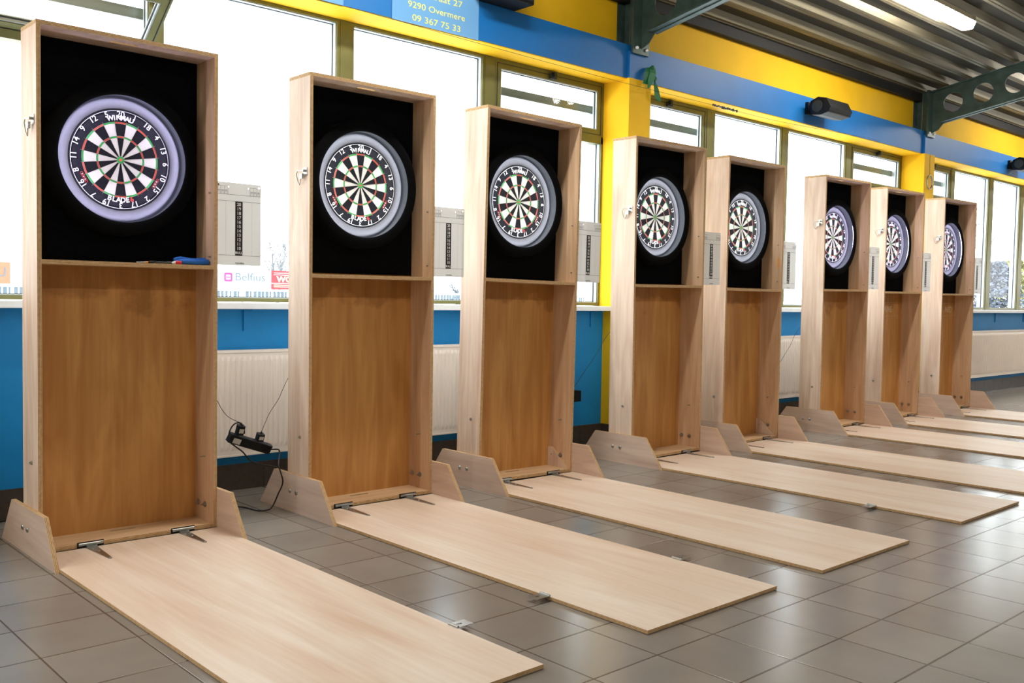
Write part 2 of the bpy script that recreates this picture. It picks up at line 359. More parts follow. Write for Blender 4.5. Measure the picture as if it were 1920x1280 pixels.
for px in pill:
    p = MB().box(px, px+PW, YP, 0.862, 0.0, 2.828, 'yellow').box(px+.005, px+PW-.005, 0.862, 1.02, 0.0, 2.828, 'spacer').box(px, px+PW, YP, 1.02, 2.828, 3.03, 'bluebeam').box(px-0.008, px+PW+0.008, YP-0.008, YW, 0.0, 0.150, 'skirt')
    p.build('pillar')['kind'] = 'structure'
for i in range(4):
    a = X0 if i == 0 and False else pill[i]+PW; b = pill[i+1] if i < 3 else X1
    if i == 0: pass
for i, (a, b) in enumerate(((X0, pill[0]), (pill[0]+PW, pill[1]), (pill[1]+PW, pill[2]), (pill[2]+PW, pill[3]), (pill[3]+PW, X1))):
    MB().box(a, b, 0.68, 0.95, 1.041, 1.077, 'sill').build('windowsill', bevel=0.004)['kind'] = 'structure'
# far walls of the hall behind and beside the camera; openings in the side walls are added to let light in
for nm, xa, xb, zlo, zhi in (('wall_left', X0-0.25, X0, 3.0, 3.2), ('wall_right', X1, X1+0.25, 1.3, 2.2)):
    wm = MB().box(xa, xb, YBACK, 1.0, 0, zlo, 'concrete').box(xa, xb, YBACK, 1.0, zhi, 6.0, 'concrete')
    for k in range(6): yk = YBACK+k*2.35; wm.box(xa, xb, yk, yk+0.25, zlo, zhi, 'concrete')
    wm.build(nm)['kind'] = 'structure'
MB().box(X0-.25, X1+.25, YBACK-0.25, YBACK, 0, 6.0, 'concrete').build('wall_front')['kind'] = 'structure'
# roof deck: trapezoidal steel sheets running along the hall, rising away from the window wall
dk = MB(); s0 = 0.95; per = 0.245; hh = 0.055
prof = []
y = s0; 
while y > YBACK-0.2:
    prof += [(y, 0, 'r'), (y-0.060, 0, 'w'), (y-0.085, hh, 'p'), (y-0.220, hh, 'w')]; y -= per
for i in range(len(prof)-1):
    (ya, ha, k), (yb, hb, _) = prof[i], prof[i+1]
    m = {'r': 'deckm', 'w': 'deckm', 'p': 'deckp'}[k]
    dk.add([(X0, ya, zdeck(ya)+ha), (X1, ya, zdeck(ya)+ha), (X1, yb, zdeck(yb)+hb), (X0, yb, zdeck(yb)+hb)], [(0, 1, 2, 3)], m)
    # small stiffening rib along the lower flange
    if k == 'r':
        yc = (ya+yb)/2; z = zdeck(yc)
        dk.add([(X0, yc+0.006, z+0.001), (X1, yc+0.006, z+0.001), (X1, yc, z-0.004), (X0, yc, z-0.004), (X0, yc-0.006, z+0.001), (X1, yc-0.006, z+0.001)], [(0, 1, 2, 3), (3, 2, 5, 4)], 'deckm')
dk.add([(X0-.3, 1.1, zdeck(1.1)+0.08), (X1+.3, 1.1, zdeck(1.1)+0.08), (X1+.3, YBACK-.3, zdeck(YBACK-.3)+0.08), (X0-.3, YBACK-.3, zdeck(YBACK-.3)+0.08)], [(0, 1, 2, 3)], 'blackbeam')
dk.build('ceiling')['kind'] = 'structure'
MB().box(X0, X1, 0.70, 1.02, 3.43, 3.535, 'blackbeam').build('beam_eaves')['kind'] = 'structure'

# ------------------------------------------------------------------ windows
def light(n, x0, x1, z0, z1, hopper=False, tilt=0.0, left_reveal=False):
    """one glazed light between mullions: frame, pane, optional tilting top sash"""
    r = empty('window_%d' % n, ((x0+x1)/2, YF, z0)); r['kind'] = 'structure'
    cx = (x0+x1)/2
    def ring(mb, a, b, c, d, wd, y0, y1, m):
        mb.box(a, b, y0, y1, c, c+wd, m).box(a, b, y0, y1, d-wd, d, m).box(a, a+wd, y0, y1, c+wd, d-wd, m).box(b-wd, b, y0, y1, c+wd, d-wd, m)
    f = MB(); a, b, c, d = x0-cx, x1-cx, 0.0, z1-z0
    ring(f, a, b, c, d, 0.022, 0.0, 0.07, 'frame'); ring(f, a+.022, b-.022, c+.022, d-.022, 0.006, 0.012, 0.068, 'spacer'); ring(f, a+.028, b-.028, c+.028, d-.028, 0.003, 0.04, 0.05, 'gasket')
    if hopper: f.box(a, b, -0.0, 0.07, 2.345-z0, 2.40-z0, 'frame')
    f.build('frame', r)
    zt = 2.345-z0 if hopper else d-.02
    MB().box(a+.02, b-.02, 0.044, 0.050, c+.02, zt, 'glass').build('pane', r)
    if hopper:
        hz = 2.40-z0; s = empty('sash', (0, 0.02, hz)); s.parent = r; s.rotation_euler = (tilt, 0, 0)
        H = d-hz-0.02
        g = MB(); ring(g, a+.02, b-.02, 0, H, 0.05, -0.022, 0.03, 'frame'); ring(g, a+.07, b-.07, .05, H-.05, 0.008, -0.016, 0.024, 'spacer'); ring(g, a+.078, b-.078, .058, H-.058, 0.004, -0.0, 0.01, 'gasket')
        ring(g, a+.032, b-.032, .012, H-.012, 0.004, -0.025, -0.02, 'gasket')
        g.build('sash_frame', s); MB().box(a+.07, b-.07, 0.004, 0.010, .05, H-.05, 'glass').build('pane', s)
        h = MB().box(-0.03, 0.03, -0.045, -0.022, H-0.045, H-0.01, 'gasket').box(-0.012, 0.012, -0.06, -0.03, H-0.03, H+0.005, 'gasket'); h.build('catch', s)
        h2 = MB().box(0.18, 0.30, -0.012, 0.0, -0.035-0.0, -0.018, 'gasket').box(0.17, 0.2, -0.02, 0.0, -0.03, -0.008, 'frame'); o = h2.build('handle', r); o.location.z = hz
        MB().box(a-.04, b+.04, 0.12, 0.15, 2.60-z0, 2.66-z0, 'spacer' if False else 'galv').build('guard_rail', r)
    return r
nn = 0
for sec, p0 in enumerate((-5.70+0.257, -0.393, 4.657, 9.707, 14.757)):
    if sec == 0: continue
    L_ = 4.793
    cuts = [(0.0, 1.09, True), (1.19, 2.30, False), (2.39, 3.53, False), (3.62, 4.793, True)]
    if sec == 1: cuts = [(0.0, 1.225, True), (1.26, 2.385, False), (2.463, 3.56, False), (3.64, 4.793, True)]
    if sec == 3: cuts = [(0.0, 1.06, True), (1.15, 2.24, False), (2.36, 3.32, False), (3.44, 4.793, False)]
    mu = MB()
    for k, (a, b, hp) in enumerate(cuts):
        nn += 1
        light(nn, p0+a, p0+b, 1.08, 2.822, hp, tilt=(0.94 if (sec == 1 and k == 0) else 0.0))
        if k < len(cuts)-1: mu.box(p0+b, p0+cuts[k+1][0], YF-0.004, YF+0.071, 1.08, 2.822, 'frame').box(p0+b+.004, p0+cuts[k+1][0]-.004, YF+0.071, YF+0.11, 1.08, 2.822, 'spacer')
    mu.build('window_frame_posts')['kind'] = 'structure'

# ------------------------------------------------------------------ steelwork
def steel_column(x, label):
    t = tag(empty('steel_column', (x, 0.68, 3.083)), label, 'column', 'stub columns above the blue beam')
    xc = 0.11; y0 = -0.08; zt = zdeck(0.65)-3.083+0.0
    MB().box(0.02, 0.20, y0+0.152, y0+0.164, 0, zt, 'greensteel').box(0.02, 0.20, y0, y0+0.012, 0, zt, 'greensteel').box(xc-.005, xc+.005, y0+.012, y0+.152, 0, zt, 'greensteel').build('column_section', t)
    MB().box(xc-0.012, xc-0.008, y0+.09, y0+.094, 0.02, zt, 'steel').build('conduit', t)
    # end plate hanging in front of the pillar top
    MB().box(0.01, 0.20, y0-0.020, y0-0.002, -0.067, zt, 'greensteel').build('end_plate', t)
    for bx in (0.05, 0.165):
        MB().lathe([(0.0, y0-0.036), (0.009, y0-0.036), (0.012, y0-0.032), (0.012, y0-0.020)], 'white', 12, bx, -0.025).build('bolt', t)
    return t
def rafter(x, label):
    t = tag(empty('cellular_rafter', (x+0.11, 0.578, 3.15)), label, 'beam', 'rafters with round openings')
    LEN = 11.4; sl = 0.18; N = 34
    zb = lambda s: sl*s; zt = lambda s: 0.365+sl*s
    pts = [(-0.0, -0.0), (-0.04, -0.0)]
    pts = [(0.0, -0.09), (-0.07, -0.06), (-0.13, 0.01)]+[(-LEN, zb(LEN)), (-LEN, zt(LEN)), (0.0, zt(0)+.02)]
    holes = []
    for k in range(N):
        s = 0.225+k*0.322; holes.append([(-s+0.105*math.cos(a), zb(s)+0.185+0.105*math.sin(a)) for a in [2*PI*i/28 for i in range(28)]])
    MB().prism(pts, holes, 0, -0.005, 0.005, 'greensteel', 'greensteel').build('web', t)
    for nm, zz in (('bottom_flange', lambda s: zb(s)), ('top_flange', lambda s: zt(s))):
        m = MB(); a, b = (0.10, LEN) if nm[0] == 'b' else (0.0, LEN)
        pts = [(-a, zz(a)-.006), (-b, zz(b)-.006), (-b, zz(b)+.006), (-a, zz(a)+.006)]
        m.prism(pts, [], 0, -0.06, 0.06, 'greensteel', 'greensteel').build(nm, t)
    return t
ords = ['first', 'second', 'third', 'fourth']
col_lab = ['dark green steel stub column beyond the frame at the end of the beam', 'dark green steel stub column on blue beam above the nearer yellow pillar', 'dark green steel stub column on blue beam above the second yellow pillar with the coil', 'dark green steel stub column beyond the last cabinet']
raf_lab = ['dark green steel rafter over the nearest cabinets', 'dark green perforated rafter cut off by the photo top above the nearer yellow pillar', 'dark green rafter with round openings rising from the second yellow pillar', 'dark green rafter at the far end of the hall']
for i, px in enumerate(pill):
    if i in (1, 2): steel_column(px+0.0, col_lab[i])
    if i in (1, 2): rafter(px+0.0, raf_lab[i])

# ------------------------------------------------------------------ ceiling lamps
def lamp(x, y, label):
    z = zdeck(y)-0.02
    t = tag(empty('ceiling_lamp', (x, y, z)), label, 'lamp', 'fluorescent lamps under the roof deck'); L = 0.70
    MB().prism(rrect(-L, L, -0.075, 0.075, 0.05), [], 2, -0.042, 0.0, 'lamphouse', 'lamphouse').build('housing', t)
    d = MB(); lo = [(u*0.985, v*0.72) for u, v in rrect(-L, L, -0.075, 0.075, 0.05)]; hi = rrect(-L, L, -0.075, 0.075, 0.05); n = len(lo)
    d.add([(u, v, -0.095) for u, v in lo]+[(u, v, -0.043) for u, v in hi], [tuple(range(n))]+[(i, i+n, (i+1) % n+n, (i+1) % n) for i in range(n)], 'lamp')
    d.build('diffuser', t)
    for k in range(-3, 4):
        for s in (-1, 1): MB().box(k*0.2-.008, k*0.2+.008, s*0.078-.003, s*0.078+.003, -0.06, -0.03, 'steel').build('clip', t)
    return t
proto = None
for yy in (-0.54, -6.9):  # only the middle front lamp is in view; the others are added for light
    for k, xx in enumerate((-2.9, 2.0, 7.05, 12.1, 17.1)):
        lab = 'long white fluorescent lamp glowing under the roof deck' if (yy == -0.54 and k == 2) else 'fluorescent ceiling lamp out of view, added to help light the hall'
        if proto is None: proto = lamp(xx, yy, lab); o = proto
        else: o = copy_tree(proto); o.location = (xx, yy, zdeck(yy)-0.02); o['label'] = lab

# ------------------------------------------------------------------ dart cabinets
Wd, D, H, HS, ZB, YBD = 0.7945, 0.207, 2.243, 1.2455, 1.723, 0.1465
T = 0.018; Z0 = 0.016
CAB = [  # x, y, yaw, roll, shelf offset, violet light
    (0.0, 0.0, 0.0029, 0.0, 0.0128, True), (1.2802, -0.0112, 0.0001, -0.0031, -0.0102, False), (2.4192, -0.0127, -0.0002, 0.0130, -0.0092, False),
    (3.8052, -0.0069, 0.0053, -0.0095, -0.0076, False), (4.9140, 0.0286, 0.0048, -0.0009, -0.0105, False), (6.3949, 0.0507, -0.0073, -0.0095, 0.0091, True),
    (7.5360, 0.0640, -0.0016, -0.0064, 0.0085, True), (8.7849, 0.0560, -0.0037, -0.0085, 0.0071, True)]
def make_cabinet():
    t = empty('dartboard_cabinet')
    def part(mb, name, box=True, bevel=0.0, parent=None):
        o = mb.build(name, parent or t, bevel)
        if box and parent is None: o['_box'] = 1
        return o
    for x0, x1 in ((0, T), (Wd-T, Wd)):
        sp_ = MB().box(x0, x1, 0, D, Z0, H-T, 'ply_side', 0); xi = x1 if x0 == 0 else x0
        for q in range(len(sp_.f)):    # the face turned to the inside is darker, its shade put into the colour
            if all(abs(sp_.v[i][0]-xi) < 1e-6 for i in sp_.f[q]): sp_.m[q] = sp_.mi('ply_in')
        part(sp_, 'side_panel', bevel=0.0015)
    part(MB().prism([(0, 0), (Wd, 0), (Wd, D), (0, D)], [rrect(0.325, 0.445, 0.055, 0.085, 0.014)], 2, H-T, H, 'ply_side'), 'top_panel', bevel=0.0015)
    part(MB().prism([(T, 0.003), (Wd-T, 0.003), (Wd-T, D-.012), (T, D-.012)], [rrect(0.345, 0.465, 0.135, 0.158, 0.011)], 2, Z0, Z0+T, 'ply_shelf'), 'bottom_panel')
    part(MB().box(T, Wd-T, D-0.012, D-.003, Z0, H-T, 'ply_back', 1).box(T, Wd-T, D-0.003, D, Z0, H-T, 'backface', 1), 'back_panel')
    part(MB().box(T+.001, Wd-T-.001, D-0.018, D-0.0125, HS, H-T-.001, 'felt'), 'felt_lining')
    sh = part(MB().box(T, Wd-T, 0.0, D-0.013, HS-T, HS, 'ply_shelf', 2), 'shelf')
    # feet bolted to the outside
    ft = [(-0.280, 0), (-0.135, 0.20), (0.321, 0.20), (0.473, 0)]
    for x0, x1 in ((-T, 0), (Wd, Wd+T)):
        f = part(MB().prism(ft, [], 0, x0, x1, 'ply_foot'), 'foot', box=False, bevel=0.002)
        xo = x0 if x0 < 0 else x1; s = -1 if x0 < 0 else 1
        for yy in (0.152, 0.086):
            b = MB(); n = 14
            prof = [(0.0115, 0), (0.0115, 0.002), (0.009, 0.005), (0.004, 0.007), (0.0, 0.0075)]
            b.add([(xo+s*h_, yy+r*math.cos(2*PI*j/n), 0.108+r*math.sin(2*PI*j/n)) for r, h_ in prof for j in range(n)], [(i*n+j, i*n+(j+1) % n, (i+1)*n+(j+1) % n, (i+1)*n+j) for i in range(len(prof)-1) for j in range(n)], 'steel', True)
            part(b, 'bolt', parent=f)
    def bolt_in(yy, z, r=0.015, stub=0.022, name='bolt', xs=Wd-T, s=-1):
        b = MB(); n = 16
        for prof in ([(0.0, 0.003), (r, 0.003), (r, 0.0)], [(0.0, 0.010), (r*.5, 0.010), (r*.55, 0.003)], [(0.0, stub), (0.003, stub), (0.003, 0.01)]):
            b.add([(xs+s*h_, yy+rr*math.cos(2*PI*j/n), z+rr*math.sin(2*PI*j/n)) for rr, h_ in prof for j in range(n)], [(i*n+j, i*n+(j+1) % n, (i+1)*n+(j+1) % n, (i+1)*n+j) for i in range(len(prof)-1) for j in range(n)], 'steel')
        part(b, name)
    bolt_in(0.158, 0.112); bolt_in(0.088, 0.112)
    bolt_in(0.09, 0.345, 0.004, 0.028, 'screw'); bolt_in(0.035, 1.30, 0.004, 0.006, 'screw'); bolt_in(0.038, 1.60, 0.004, 0.006, 'screw')
    bolt_in(0.082, 0.395, 0.009, 0.011, 'bolt', 0.0, -1)
    # fold-down oche board lying on the floor, with its two strap hinges
    fp = part(MB().box(0.0, Wd, -2.228, -0.006, 0.002, 0.015, 'ply_floor', 2), 'fold_down_board', box=False, bevel=0.0012)
    for hx in (0.212, 0.628):
        h = MB()
        h.tube([(hx-0.052, -0.001, 0.030), (hx+0.052, -0.001, 0.030)], 0.0075, 'steel', 12)
        h.box(hx-0.056, hx+0.056, -0.0005, 0.0028, 0.016, 0.040, 'darkgap')
        h.prism([(hx-0.024, -0.004), (hx+0.024, -0.004), (hx+0.008, -0.235), (hx+0.004, -0.243), (hx-0.004, -0.243), (hx-0.008, -0.235)], [], 2, 0.0152, 0.018, 'steel', 'steel')
        h.box(hx-0.022, hx+0.022, -0.02, -0.001, 0.018, 0.026, 'steel')
        ho = part(h, 'hinge', box=False)
        for sy, sx in ((-0.05, -.01), (-0.05, .01), (-0.10, 0), (-0.235, 0)): part(MB().ball((hx+sx, sy, 0.0185), 0.0055, 0.0055, 0.003, 'hook', 6), 'screw', parent=ho)
    return t
def latch_plate(t, side, y):
    """small slotted zinc plate hinged on the long edge of the fold-down board"""
    m = MB(); x0 = Wd if side > 0 else -0.0
    a, b = (Wd-0.004, Wd+0.068) if side > 0 else (-0.068, 0.004)
    m.prism(rrect(a, b, y-0.026, y+0.026, 0.004), [rrect(min(a, b)+0.018, max(a, b)-0.030, y-0.006, y+0.006, 0.005)], 2, 0.0155, 0.0175, 'steel', 'steel')
    m.tube([(x0, y-0.026, 0.019), (x0, y+0.026, 0.019)], 0.0045, 'hook', 10)
    o = m.build('latch_plate', t); return o
def hook_part(t, ro):
    m = MB(); y, z = 0.045, 1.76
    m.box(-0.003, 0.0, y-0.022, y+0.018, z-0.018, z+0.022, 'hook')
    m.tube([(-0.003, y-.005, z+.006), (-0.018, y-.005, z+.006)], 0.006, 'hook', 8)
    m.tube([(-0.016, y+0.0, z+.005), (-0.020, y+0.040, z+.008), (-0.018, y+0.058, z-.008), (-0.014, y+0.046, z-.05), (-0.012, y+0.034, z-.062), (-0.014, y+0.022, z-.045), (-0.016, y+0.016, z-.006)], 0.0028, 'hook', 6)
    m.box(-0.020, -0.010, y-.002, y+.024, z-.035, z-.008, 'hook')
    return m.build('snap_hook', t)
def block_part(t):
    return MB().prism([(0.008, Z0+T+.001), (D-.014, Z0+T+.001), (D-.014, Z0+T+.125), (D-.05, Z0+T+.125)], [], 0, Wd-T-0.013, Wd-T-.0005, 'ply_side').build('corner_brace', t)
def box_matrix(ro): return Matrix.Translation((0, 0, max(0.0, Wd*math.sin(ro)))) @ Matrix.Rotation(ro, 4, 'Y')

def make_dartboard():
    t = empty('dartboard')  # origin at the bull, face towards -y
    MB().lathe([(0.0, 0.036), (0.2235, 0.036), (0.2255, 0.034), (0.2255, 0.002), (0.2245, 0.0), (0.0, 0.0)], 'd_black', 96).build('board_body', t)
    f = MB(); n = 4
    for k in range(20):
        dark = (k % 2 == 0)
        a0 = math.radians(18*k-9)
        for r0, r1, m in ((0.0159, 0.099, 'd_black' if dark else 'd_white'), (0.099, 0.107, 'd_red' if dark else 'd_green'), (0.107, 0.162, 'd_black' if dark else 'd_white'), (0.162, 0.170, 'd_red' if dark else 'd_green')):
            f.lathe([(r0, -0.0008), (r1, -0.0008)], m, n, smooth=False, a0=a0, a1=a0+math.radians(18))
    f.build('scoring_face', t)
    b = MB().lathe([(0.0, -0.0012), (0.00635, -0.0012)], 'd_red', 24).lathe([(0.00635, -0.0010), (0.0159, -0.0010)], 'd_green', 32).lathe([(0.0157, -0.0008), (0.0163, -0.0022), (0.0169, -0.0008)], 'hook', 32); b.build('bullseye', t)
    w = MB()
    for r in (0.099, 0.107, 0.162, 0.170): w.lathe([(r-0.0005, -0.0008), (r, -0.0018), (r+0.0005, -0.0008)], 'hook', 80)
    for k in range(20):
        a = math.radians(18*k+9); c, s_ = math.cos(a), math.sin(a); h_ = 0.0006
        v = [(r*s_+u*c, yy, r*c-u*s_) for r in (0.0159, 0.178) for u, yy in ((-h_, -0.0008), (0, -0.0020), (h_, -0.0008))]
        w.add(v, [(0, 1, 4, 3), (1, 2, 5, 4)], 'hook')
    w.build('wire_spider', t)
    r = MB().lathe([(0.2175, -0.0035), (0.2185, -0.0050), (0.2195, -0.0035), (0.2185, -0.0020), (0.2175, -0.0035)], 'white', 96)
    for k, num in enumerate((20, 1, 18, 4, 13, 6, 10, 15, 2, 17, 3, 19, 7, 16, 8, 11, 14, 9, 12, 5)):
        a = math.radians(18*k); ra = 0.2035; rot = a
        r.text(str(num), 0.036, 'white', facing(ra*math.sin(a), -0.003, ra*math.cos(a), rot), 0.0005, off=0.0004)
    r.build('number_ring', t)
    g = MB()
    for i, ch in enumerate('WINMAU'):
        a = math.radians((i-2.5)*6.0); g.text(ch, 0.030, 'white', facing(0.183*math.sin(a), -0.0055, 0.186*math.cos(a), a), 0.0004, off=0.0012)
    g.build('brand_lettering', t); g = MB()
    for i, ch in enumerate('BLADE6'):
        a = math.radians(-(i-2.5)*6.4); rr = 0.181
        g.text(ch, 0.032, 'redprint' if ch == '6' else 'white', facing(-rr*math.sin(-a) * -1 * -1 if False else rr*math.sin(-a), -0.0035, -rr*math.cos(a), a), 0.0004, off=0.0010)
    g.build('model_lettering', t)
    for sgn in (-1, 1):
        g = MB(); a = math.radians(180-sgn*60); rr = 0.184
        px, pz = rr*math.sin(a), rr*math.cos(a); Mx = facing(px, -0.0012, pz, a+PI)
        out = rrect(-0.026, 0.026, -0.0065, 0.0065, 0.0063); inn = rrect(-0.0245, 0.0245, -0.005, 0.005, 0.0048)
        k = len(out); g.add([Mx @ Vector((u, v, 0)) for u, v in out]+[Mx @ Vector((u, v, 0)) for u, v in inn], [(i, (i+1) % k, (i+1) % k+k, i+k) for i in range(k)], 'redprint')
        for q in range(6):
            xx = -0.018+q*0.0065
            g.add([Mx @ Vector((xx+u, v, 0)) for u, v in ((0, -.003), (.004, -.003), (.004, .003), (0, .003))], [(0, 1, 2, 3)], 'redprint' if q % 2 else 'white')
        g.build('badge', t)
    return t
def make_surround(violet):
    t = empty('lit_dartboard_surround'); y = -YBD   # local y=0 is the board face
    MB().lathe([(0.2870, 0.0365), (0.338, 0.0365), (0.341, 0.033), (0.341, -0.040), (0.337, -0.050), (0.328, -0.054), (0.300, -0.054), (0.288, -0.053), (0.2828, -0.050), (0.2826, -0.047), (0.2865, -0.0465), (0.2865, 0.0)], 'foam', 112).build('outer_ring', t)
    MB().lathe([(0.2275, 0.030), (0.2275, -0.001), (0.2285, -0.0035), (0.262, -0.0045), (0.268, -0.0025), (0.273, 0.003), (0.2755, 0.012), (0.2765, 0.022)], 'liner', 112).build('inner_ring', t)
    MB().lathe([(0.2765, 0.022), (0.2863, 0.024), (0.2863, -0.0465)], 'linerd', 112).build('ring_lining', t)
    ls = MB()
    for k in range(120): ls.lathe([(0.2860, -0.0468), (0.2860, -0.0450)], 'ledv' if violet else 'ledw', 2, a0=2*PI*k/120, a1=2*PI*(k+.65)/120)
    ls.build('led_strip', t)
    return t
def make_scoreboard():
    t = empty('cricket_scoreboard')  # origin at the lower left corner of the front face
    w, h = 0.230, 0.393
    MB().prism(rrect(0, w, 0, h, 0.006), [circ(0.062, h-0.022, 0.003, 12), circ(0.165, h-0.022, 0.003, 12), circ(w-0.010, h-0.015, 0.005, 12)], 1, 0.0, 0.003, 'sb', 'sb').build('plate', t)
    g = MB(); yy = -0.0006
    def ln(x0, z0, x1, z1, wd=0.0009):
        if abs(x1-x0) > abs(z1-z0): g.add([(x0, yy, z0-wd/2), (x1, yy, z0-wd/2), (x1, yy, z0+wd/2), (x0, yy, z0+wd/2)], [(0, 1, 2, 3)], 'blackprint')
        else: g.add([(x0-wd/2, yy, z0), (x0+wd/2, yy, z0), (x0+wd/2, yy, z1), (x0-wd/2, yy, z1)], [(0, 1, 2, 3)], 'blackprint')
    ln(0.004, 0.047, w-.004, 0.047, .0013); ln(0.004, 0.305, w-.004, 0.305, .0013); ln(0.004, 0.336, w-.004, 0.336, .0013)
    for sx in (0.048, w-0.048):
        z = 0.052
        while z < 0.30: ln(sx, z, sx, z+0.004, .0010); z += 0.0085
    for bx in (0.004, w-0.058):
        for i in range(4): ln(bx+i*.018, 0.336, bx+i*.018, 0.374)
        ln(bx, 0.374, bx+.054, 0.374); ln(bx, 0.356, bx+.054, .356); ln(bx, 0.350, bx+.054, .350)
        for i in range(9): ln(bx+i*.006+.003, 0.337, bx+i*.006+.003, .350, .0007)
        for i in range(3): g.text('SET %d' % (i+1) if False else 'SET', 0.006, 'blackprint', facing(bx+.009+i*.018, yy, .353), 0.0)
    g.add([(0.096, -0.0004, 0.047), (0.134, -0.0004, 0.047), (0.134, -0.0004, 0.305), (0.096, -0.0004, 0.305)], [(0, 1, 2, 3)], 'blackprint')
    for i, s_ in enumerate(('20', '19', '18', '17', '16', '15', '14', '13', '12', '11', '10', 'BULL')):
        g.text(s_, 0.0215 if i < 11 else 0.0165, 'white', facing(0.115, yy-.0002, 0.2905-i*0.0210), 0.0, off=0.0005)
    g.text('CANAVERAL', 0.0085, 'blackprint', facing(0.120, yy, 0.010), 0.0, w=0.046, off=0.0003)
    g.build('printed_marks', t)
    MB().lathe([(0.0, -0.003), (0.004, -0.003), (0.005, 0.0)], 'skirt', 12, 0.010, h-0.014).build('screw', t)
    return t

cab0 = make_cabinet(); db0 = make_dartboard(); suv = make_surround(True); suw = make_surround(False); sb0 = make_scoreboard()
used = dict(c=False, d=False, v=False, w=False, s=False)
def inst(o, key):
    if not used[key]: used[key] = True; return o
    return copy_tree(o)
where = ['nearest to the camera, with tools and blue cloth on its shelf', 'beside the hanging power strip and cream radiator', 'standing in front of the nearer yellow pillar, a triangular brace inside its foot',
         'just past the nearer yellow pillar, its fold-down board reaching the right photo edge', 'fifth along the row, almost touching its left neighbour, orange patch on its right side',
         'sixth along the row, first one past the gap with a thin slanting cord', 'seventh along the row, second of the three furthest', 'last of the row, closest to the green radiator']
clab = ['pale plywood dartboard cabinet at the left end of the row, blue cloth on shelf', 'second pale plywood cabinet from the left, beside the hanging power strip',
        'third plywood cabinet from the left, triangular brace inside, standing before the first yellow pillar', 'fourth plywood cabinet from the left, standing just past the first yellow pillar',
        'fifth plywood cabinet from the left, close against its neighbour, corner brace at its foot', 'sixth plywood cabinet from the left, first of the three violet-lit ones at the far end',
        'seventh plywood cabinet from the left, middle of the three violet-lit ones at the far end', 'eighth and last plywood cabinet, furthest along the row beside the far radiator']
dlab = ['largest bristle dartboard, in the cabinet with the blue cloth on its shelf', 'dartboard in the second cabinet from the left', 'dartboard in the third cabinet from the left, before the first yellow pillar',
        'dartboard in the fourth cabinet from the left, partly behind its side panel', 'dartboard in the fifth cabinet from the left', 'violet-lit dartboard in the sixth cabinet from the left', 'violet-lit dartboard in the seventh cabinet, second from the far end', 'smallest dartboard, in the last cabinet at the far end']
slab = ['round black surround with violet light around the largest dartboard', 'round black surround with white light in the second cabinet from the left', 'round black surround with white light in the third cabinet from the left',
        'round black surround with white light in the fourth cabinet from the left', 'round black surround with white light in the fifth cabinet from the left', 'round black surround with violet light in the sixth cabinet',
        'round black surround with violet light in the seventh cabinet, second from the far end', 'round black surround with glowing strip visible, in the last cabinet of the row']
blab = ['largest grey darts scoreboard, on the right of the first cabinet against the bright window', 'grey darts scoreboard on the right side of the second cabinet', 'grey darts scoreboard beside the third cabinet, overlapping the yellow pillar',
        'grey darts scoreboard between the fourth and fifth cabinets', 'grey darts scoreboard on the right side of the fifth cabinet', 'grey darts scoreboard between the sixth and seventh cabinets', 'grey darts scoreboard between the seventh and last cabinets', 'smallest grey darts scoreboard, on the right of the last cabinet']
for i, (cx, cy, th, ro, dsh, vio) in enumerate(CAB):
    R = Matrix.Translation((cx, cy, 0)) @ Matrix.Rotation(th, 4, 'Z'); Bx = box_matrix(ro)
    if i == 0: t = cab0; base_children = list(cab0.children)
    else:
        t = cab0.copy(); COL.objects.link(t); t.parent = None
        for k in base_children:
            copy_tree(k, t)
    t.matrix_world = R; tag(t, clab[i], 'cabinet', 'dartboard cabinets in a row')
    for k in t.children:
        if k.get('_box'):
            k.matrix_basis = Bx
            if k.name.startswith('shelf'): k.matrix_basis = Bx @ Matrix.Translation((0, 0, dsh))
    sx = dict(z=0)
    C = [-0.0035]
    d = inst(db0, 'd'); d.matrix_world = R @ Bx @ Matrix.Translation((Wd/2, YBD, ZB)); tag(d, dlab[i], 'dartboard', 'dartboards in the cabinets')
    s = inst(suv if vio else suw, 'v' if vio else 'w'); s.matrix_world = R @ Bx @ Matrix.Translation((Wd/2, YBD, ZB)); tag(s, slab[i], 'light', 'lit rings around the dartboards')
    b = inst(sb0, 's'); b.matrix_world = R @ Bx @ Matrix.Translation((Wd+0.0025, 0.022, HS+dsh+0.006)); tag(b, blab[i], 'scoreboard', 'scoreboards beside the cabinets')
cabs = sorted([o for o in bpy.data.objects if o.name.startswith('dartboard_cabinet')], key=lambda o: o.matrix_world.translation.x if o.name != 'x' else 0)
bpy.context.view_layer.update()
cabs = sorted([o for o in bpy.data.objects if o.name.startswith('dartboard_cabinet')], key=lambda o: o.location.x)
def boxed(o, i): o.matrix_basis = box_matrix(CAB[i][3])
for i in (0, 1, 3, 5, 6, 7):
    hk = hook_part(cabs[i], 0); hk.matrix_basis = box_matrix(CAB[i][3]) @ Matrix.Translation((0, 0, 0.075 if CAB[i][5] else -0.012))
for i in (2, 4): boxed(block_part(cabs[i]), i)
for i, sd, y in ((0, 1, -1.79), (1, -1, -1.73), (1, 1, -1.735), (3, -1, -1.74)): latch_plate(cabs[i], sd, y)
for i, txt in ((6, 'AINE'), (7, 'NED')):
    m = MB(); yb = D-0.0125
    m.text(txt, 0.085, 'faded', facing(0.62 if i == 7 else 0.48, yb, 1.075), 0.0, w=0.17)
    for z in (1.145, 1.01): m.box(0.44 if i == 7 else 0.40, 0.76 if i == 7 else 0.70, yb-.0004, yb, z, z+.002, 'faded')
    boxed(m.build('faded_lettering', cabs[i]), i)
